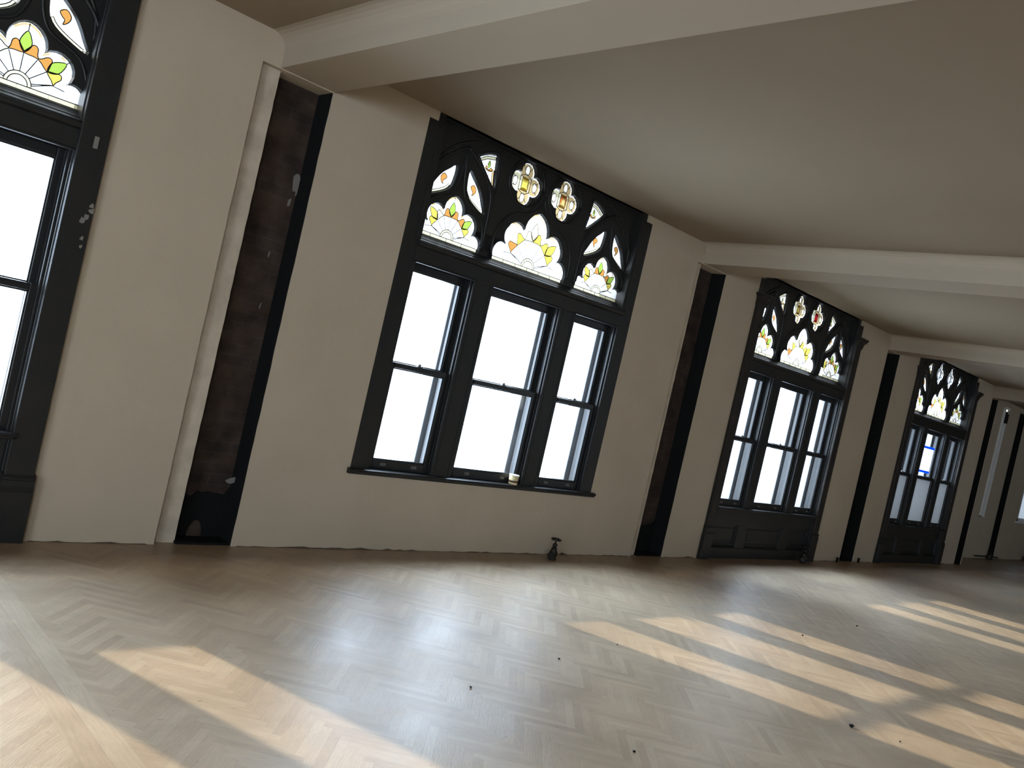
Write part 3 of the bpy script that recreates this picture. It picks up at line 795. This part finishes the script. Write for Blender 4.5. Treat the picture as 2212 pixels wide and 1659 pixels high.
# ------------------------------------------------------------------ loose things
def v_body(b):
    m = M['valve']
    b.lathe([(.030, 0), (.034, .006), (.034, .018), (.028, .026), (.034, .040), (.037, .055), (.033, .070), (.024, .082), (.026, .086), (.026, .094), (.017, .102)], (0, 0, 0), m, 16)
def v_out(b):
    b.lathe([(.018, 0), (.021, -.012), (.028, -.030), (.028, -.050), (.023, -.050), (.022, -.03)], (-.022, -.004, .040), M['valve'], 14, 'x')
def v_bonnet(b): b.lathe([(.016, .098), (.015, .108), (.020, .112), (.020, .130), (.015, .134), (.011, .140), (.006, .142), (.006, .165)], (0, 0, 0), M['valve'], 6)
def v_wheel(b):
    b.tube([(.036*cos(a*pi/8), .036*sin(a*pi/8), .170) for a in range(16)], .0085, M['valve'], 8, True)
    b.lathe([(.011, .160), (.012, .168), (.010, .178), (.005, .181)], (0, 0, 0), M['valve'], 10)
    for a in range(4): b.tube([(0, 0, .170), (.034*cos(a*pi/2+.4), .034*sin(a*pi/2+.4), .170)], .006, M['valve'], 6)
def valve(loc, label, rot=0, tilt=.0, wheel=True, sc=1.):
    r = empty('radiator_valve', loc, label, 'valve', 'radiator valves along the wall foot'); r.rotation_euler = (0, tilt, rot); r.scale = (sc,)*3
    obj('valve_body', v_body, r, 'v_body'); obj('outlet', v_out, r, 'v_out'); obj('bonnet', v_bonnet, r, 'v_bon')
    if wheel: obj('handwheel', v_wheel, r, 'v_whl')
    return r
valve((5.715, -.155, 0), 'tarnished radiator valve with handwheel under the central window', .35, 0, True, 1.06)
valve((10.56, -.10, 0), 'dark radiator valve with handwheel before the panelled apron', .3, 0, True, 1.25)
valve((19.95, YS-.07, 0), 'small dark valve on the floor pipe by the far set back wall', .2, 0, False, 1.25)
valve((22.55, YS-.07, 0), 'dark valve cut by the right edge of the photo', .2, 0, False, 1.2)
def hp(b): b.tube([(19.10, YS-.05, .055), (19.6, YS-.05, .05), (20.35, YS-.05, .045), (20.62, YS-.05, .03)], .014, M['pipe'], 8)
tag(obj('floor_pipe', hp), 'thin black pipe running along the foot of the far set back wall', 'pipe')
def stub(b): b.lathe([(.016, 0), (.016, .050), (.020, .052), (.020, .066), (.010, .068)], (0, 0, 0), M['pipe'], 10)
for x, l in ((11.70, 'small pipe stub on the floor left of the narrow recess'), (12.40, 'small pipe stub on the floor right of the narrow recess')):
    tag(obj('pipe_stub', stub, None, 'stub', (x, -.035, 0)), l, 'pipe stub', 'pipe stubs by the narrow recess')
cup = empty('paper_cup', (5.165, -.012, .6035), 'small yellow and brown paper cup on the central window sill', 'cup')
cup.scale = (1.05, 1.05, 1.05)
obj('cup_body', lambda b: b.lathe([(.034, 0), (.036, .004), (.041, .072), (.039, .072), (.034, .006)], (0, 0, 0), M['cup'], 24), cup)
obj('rim', lambda b: b.lathe([(.0405, .070), (.043, .073), (.043, .078), (.040, .080), (.036, .078), (.030, .075), (.004, .075)], (0, 0, 0), M['cuprim'], 24), cup, label='white rim and lid')
obj('band', lambda b: b.lathe([(.0372, .018), (.0387, .034), (.0382, .034), (.0368, .018)], (0, 0, 0), M['cupband'], 24), cup, label='brown printed band')
pp = empty('paper_sheet', (14.345, .1075, 1.68), 'white paper sheet taped inside the middle upper pane of the farthest gothic window', 'paper')
obj('sheet', lambda b: b.box(-.30, .30, 0, .0012, -.20, .20, M['paper']), pp)
for z, w in ((.195, .33), (-.195, .32)): obj('tape_strip', lambda b: b.box(-w, w, -.0012, .0002, z-.019, z+.019, M['tape']), pp, label='blue masking tape strip')
def grit(seed, s):
    def f(b):
        random.seed(seed); t = bmesh.new(); bmesh.ops.create_icosphere(t, subdivisions=2, radius=s)
        for v in t.verts: v.co *= random.uniform(.65, 1.25); v.co.z *= .6
        zm = min(v.co.z for v in t.verts)
        for v in t.verts: v.co.z -= zm
        b.merge(t, M['debris'])
        if s > .012:
            for q in range(2):
                u = bmesh.new(); bmesh.ops.create_icosphere(u, subdivisions=1, radius=s*.45)
                for v in u.verts: v.co *= random.uniform(.6, 1.2); v.co.z *= .5
                zm = min(v.co.z for v in u.verts); dx = random.uniform(-2.4, 2.4)*s
                for v in u.verts: v.co.z -= zm; v.co.x += dx; v.co.y -= abs(dx)*.4
                b.merge(u, M['debris'])
    return f
for k, (x, y, s, l) in enumerate(((4.98, -3.23, .014, 'largest dark crumb on the floor, at the lower right'), (3.77, -2.05, .007, 'dark crumb on the floor left of the middle herringbone blocks'),
        (2.92, -2.25, .007, 'dark speck in the bluish floor glare below the central window'), (3.25, -3.0, .007, 'dark speck near the bottom edge of the photo'),
        (7.84, -2.01, .010, 'dark crumb in the blue floor glare at the right'), (6.66, -2.08, .008, 'dark crumb lying in the long sun patch'),
        (4.44, -1.94, .005, 'tiny dark speck beside the faint sun patch'), (5.12, -3.45, .006, 'small crumb next to the largest one'))):
    tag(obj('floor_crumb', grit(k, s), None, None, (x, y, 0)), l, 'crumb', 'crumbs of debris on the floor')

# ------------------------------------------------------------------ light
SKY_S, SUN_S, EXPO = 19.5, 4.3, 0.
w = bpy.data.worlds.new('hazy_sky'); SC.world = w; w.use_nodes = True
bg = w.node_tree.nodes['Background']; bg.inputs[0].default_value = (*SKY, 1); bg.inputs[1].default_value = SKY_S
az, elv = radians(19.3), radians(21.8)
to = Vector((-sin(az)*cos(elv), cos(az)*cos(elv), sin(elv)))
L = bpy.data.lights.new('sun', 'SUN'); L.energy = SUN_S; L.color = (1., .82, .58); L.angle = radians(.9)
so = bpy.data.objects.new('sun', L); COL.objects.link(so); so.location = to*20; so.rotation_euler = to.to_track_quat('Z', 'Y').to_euler()
def portal(x, y, z, sx, sz, face):
    l = bpy.data.lights.new('sky_portal', 'AREA'); l.shape = 'RECTANGLE'; l.size = sx; l.size_y = sz; l.cycles.is_portal = True
    o = bpy.data.objects.new('sky_portal', l); COL.objects.link(o); o.location = (x, y, z)
    o.rotation_euler = Vector((0, face, 0)).to_track_quat('-Z', 'Y').to_euler()
for c in (CXL,)+CX: portal(c, .47, 1.9, 2.7, 2.8, -1)
l = bpy.data.lights.new('sky_portal', 'AREA'); l.shape = 'RECTANGLE'; l.size = 4.0; l.size_y = 2.45; l.cycles.is_portal = True
o = bpy.data.objects.new('sky_portal', l); COL.objects.link(o); o.location = (XL-.25, -8.0, 1.72); o.rotation_euler = Vector((1, 0, 0)).to_track_quat('-Z', 'Y').to_euler()
portal(22.25, YS+.3, 1.93, 1.5, 2.1, -1)
for a, c in FILL_OPENINGS: portal((a+c)/2, YB-.3, 1.8, c-a, 2.4, 1)

# ------------------------------------------------------------------ camera (solved from the photo)
yaw, pit, rol, F = .76745429, -.00941569, .22639426, 1844.09
f = Vector((sin(yaw)*cos(pit), cos(yaw)*cos(pit), sin(pit))); r = Vector((cos(yaw), -sin(yaw), 0)); u = r.cross(f)
r2 = cos(rol)*r+sin(rol)*u; u2 = -sin(rol)*r+cos(rol)*u
cd = bpy.data.cameras.new('camera'); cam = bpy.data.objects.new('camera', cd); COL.objects.link(cam)
cam.matrix_world = Matrix(((r2.x, u2.x, -f.x, 0), (r2.y, u2.y, -f.y, -5.08566), (r2.z, u2.z, -f.z, 1.5), (0, 0, 0, 1)))
cd.sensor_fit = 'HORIZONTAL'; cd.sensor_width = 36; cd.lens = F*36/2212; cd.clip_start = .05; cd.clip_end = 200
SC.camera = cam
SC.view_settings.view_transform = 'Standard'; SC.view_settings.look = 'None'; SC.view_settings.gamma = 1; SC.view_settings.use_curve_mapping = False
SC.view_settings.exposure = EXPO
SC.cycles.diffuse_bounces = 6; SC.cycles.transparent_max_bounces = 16
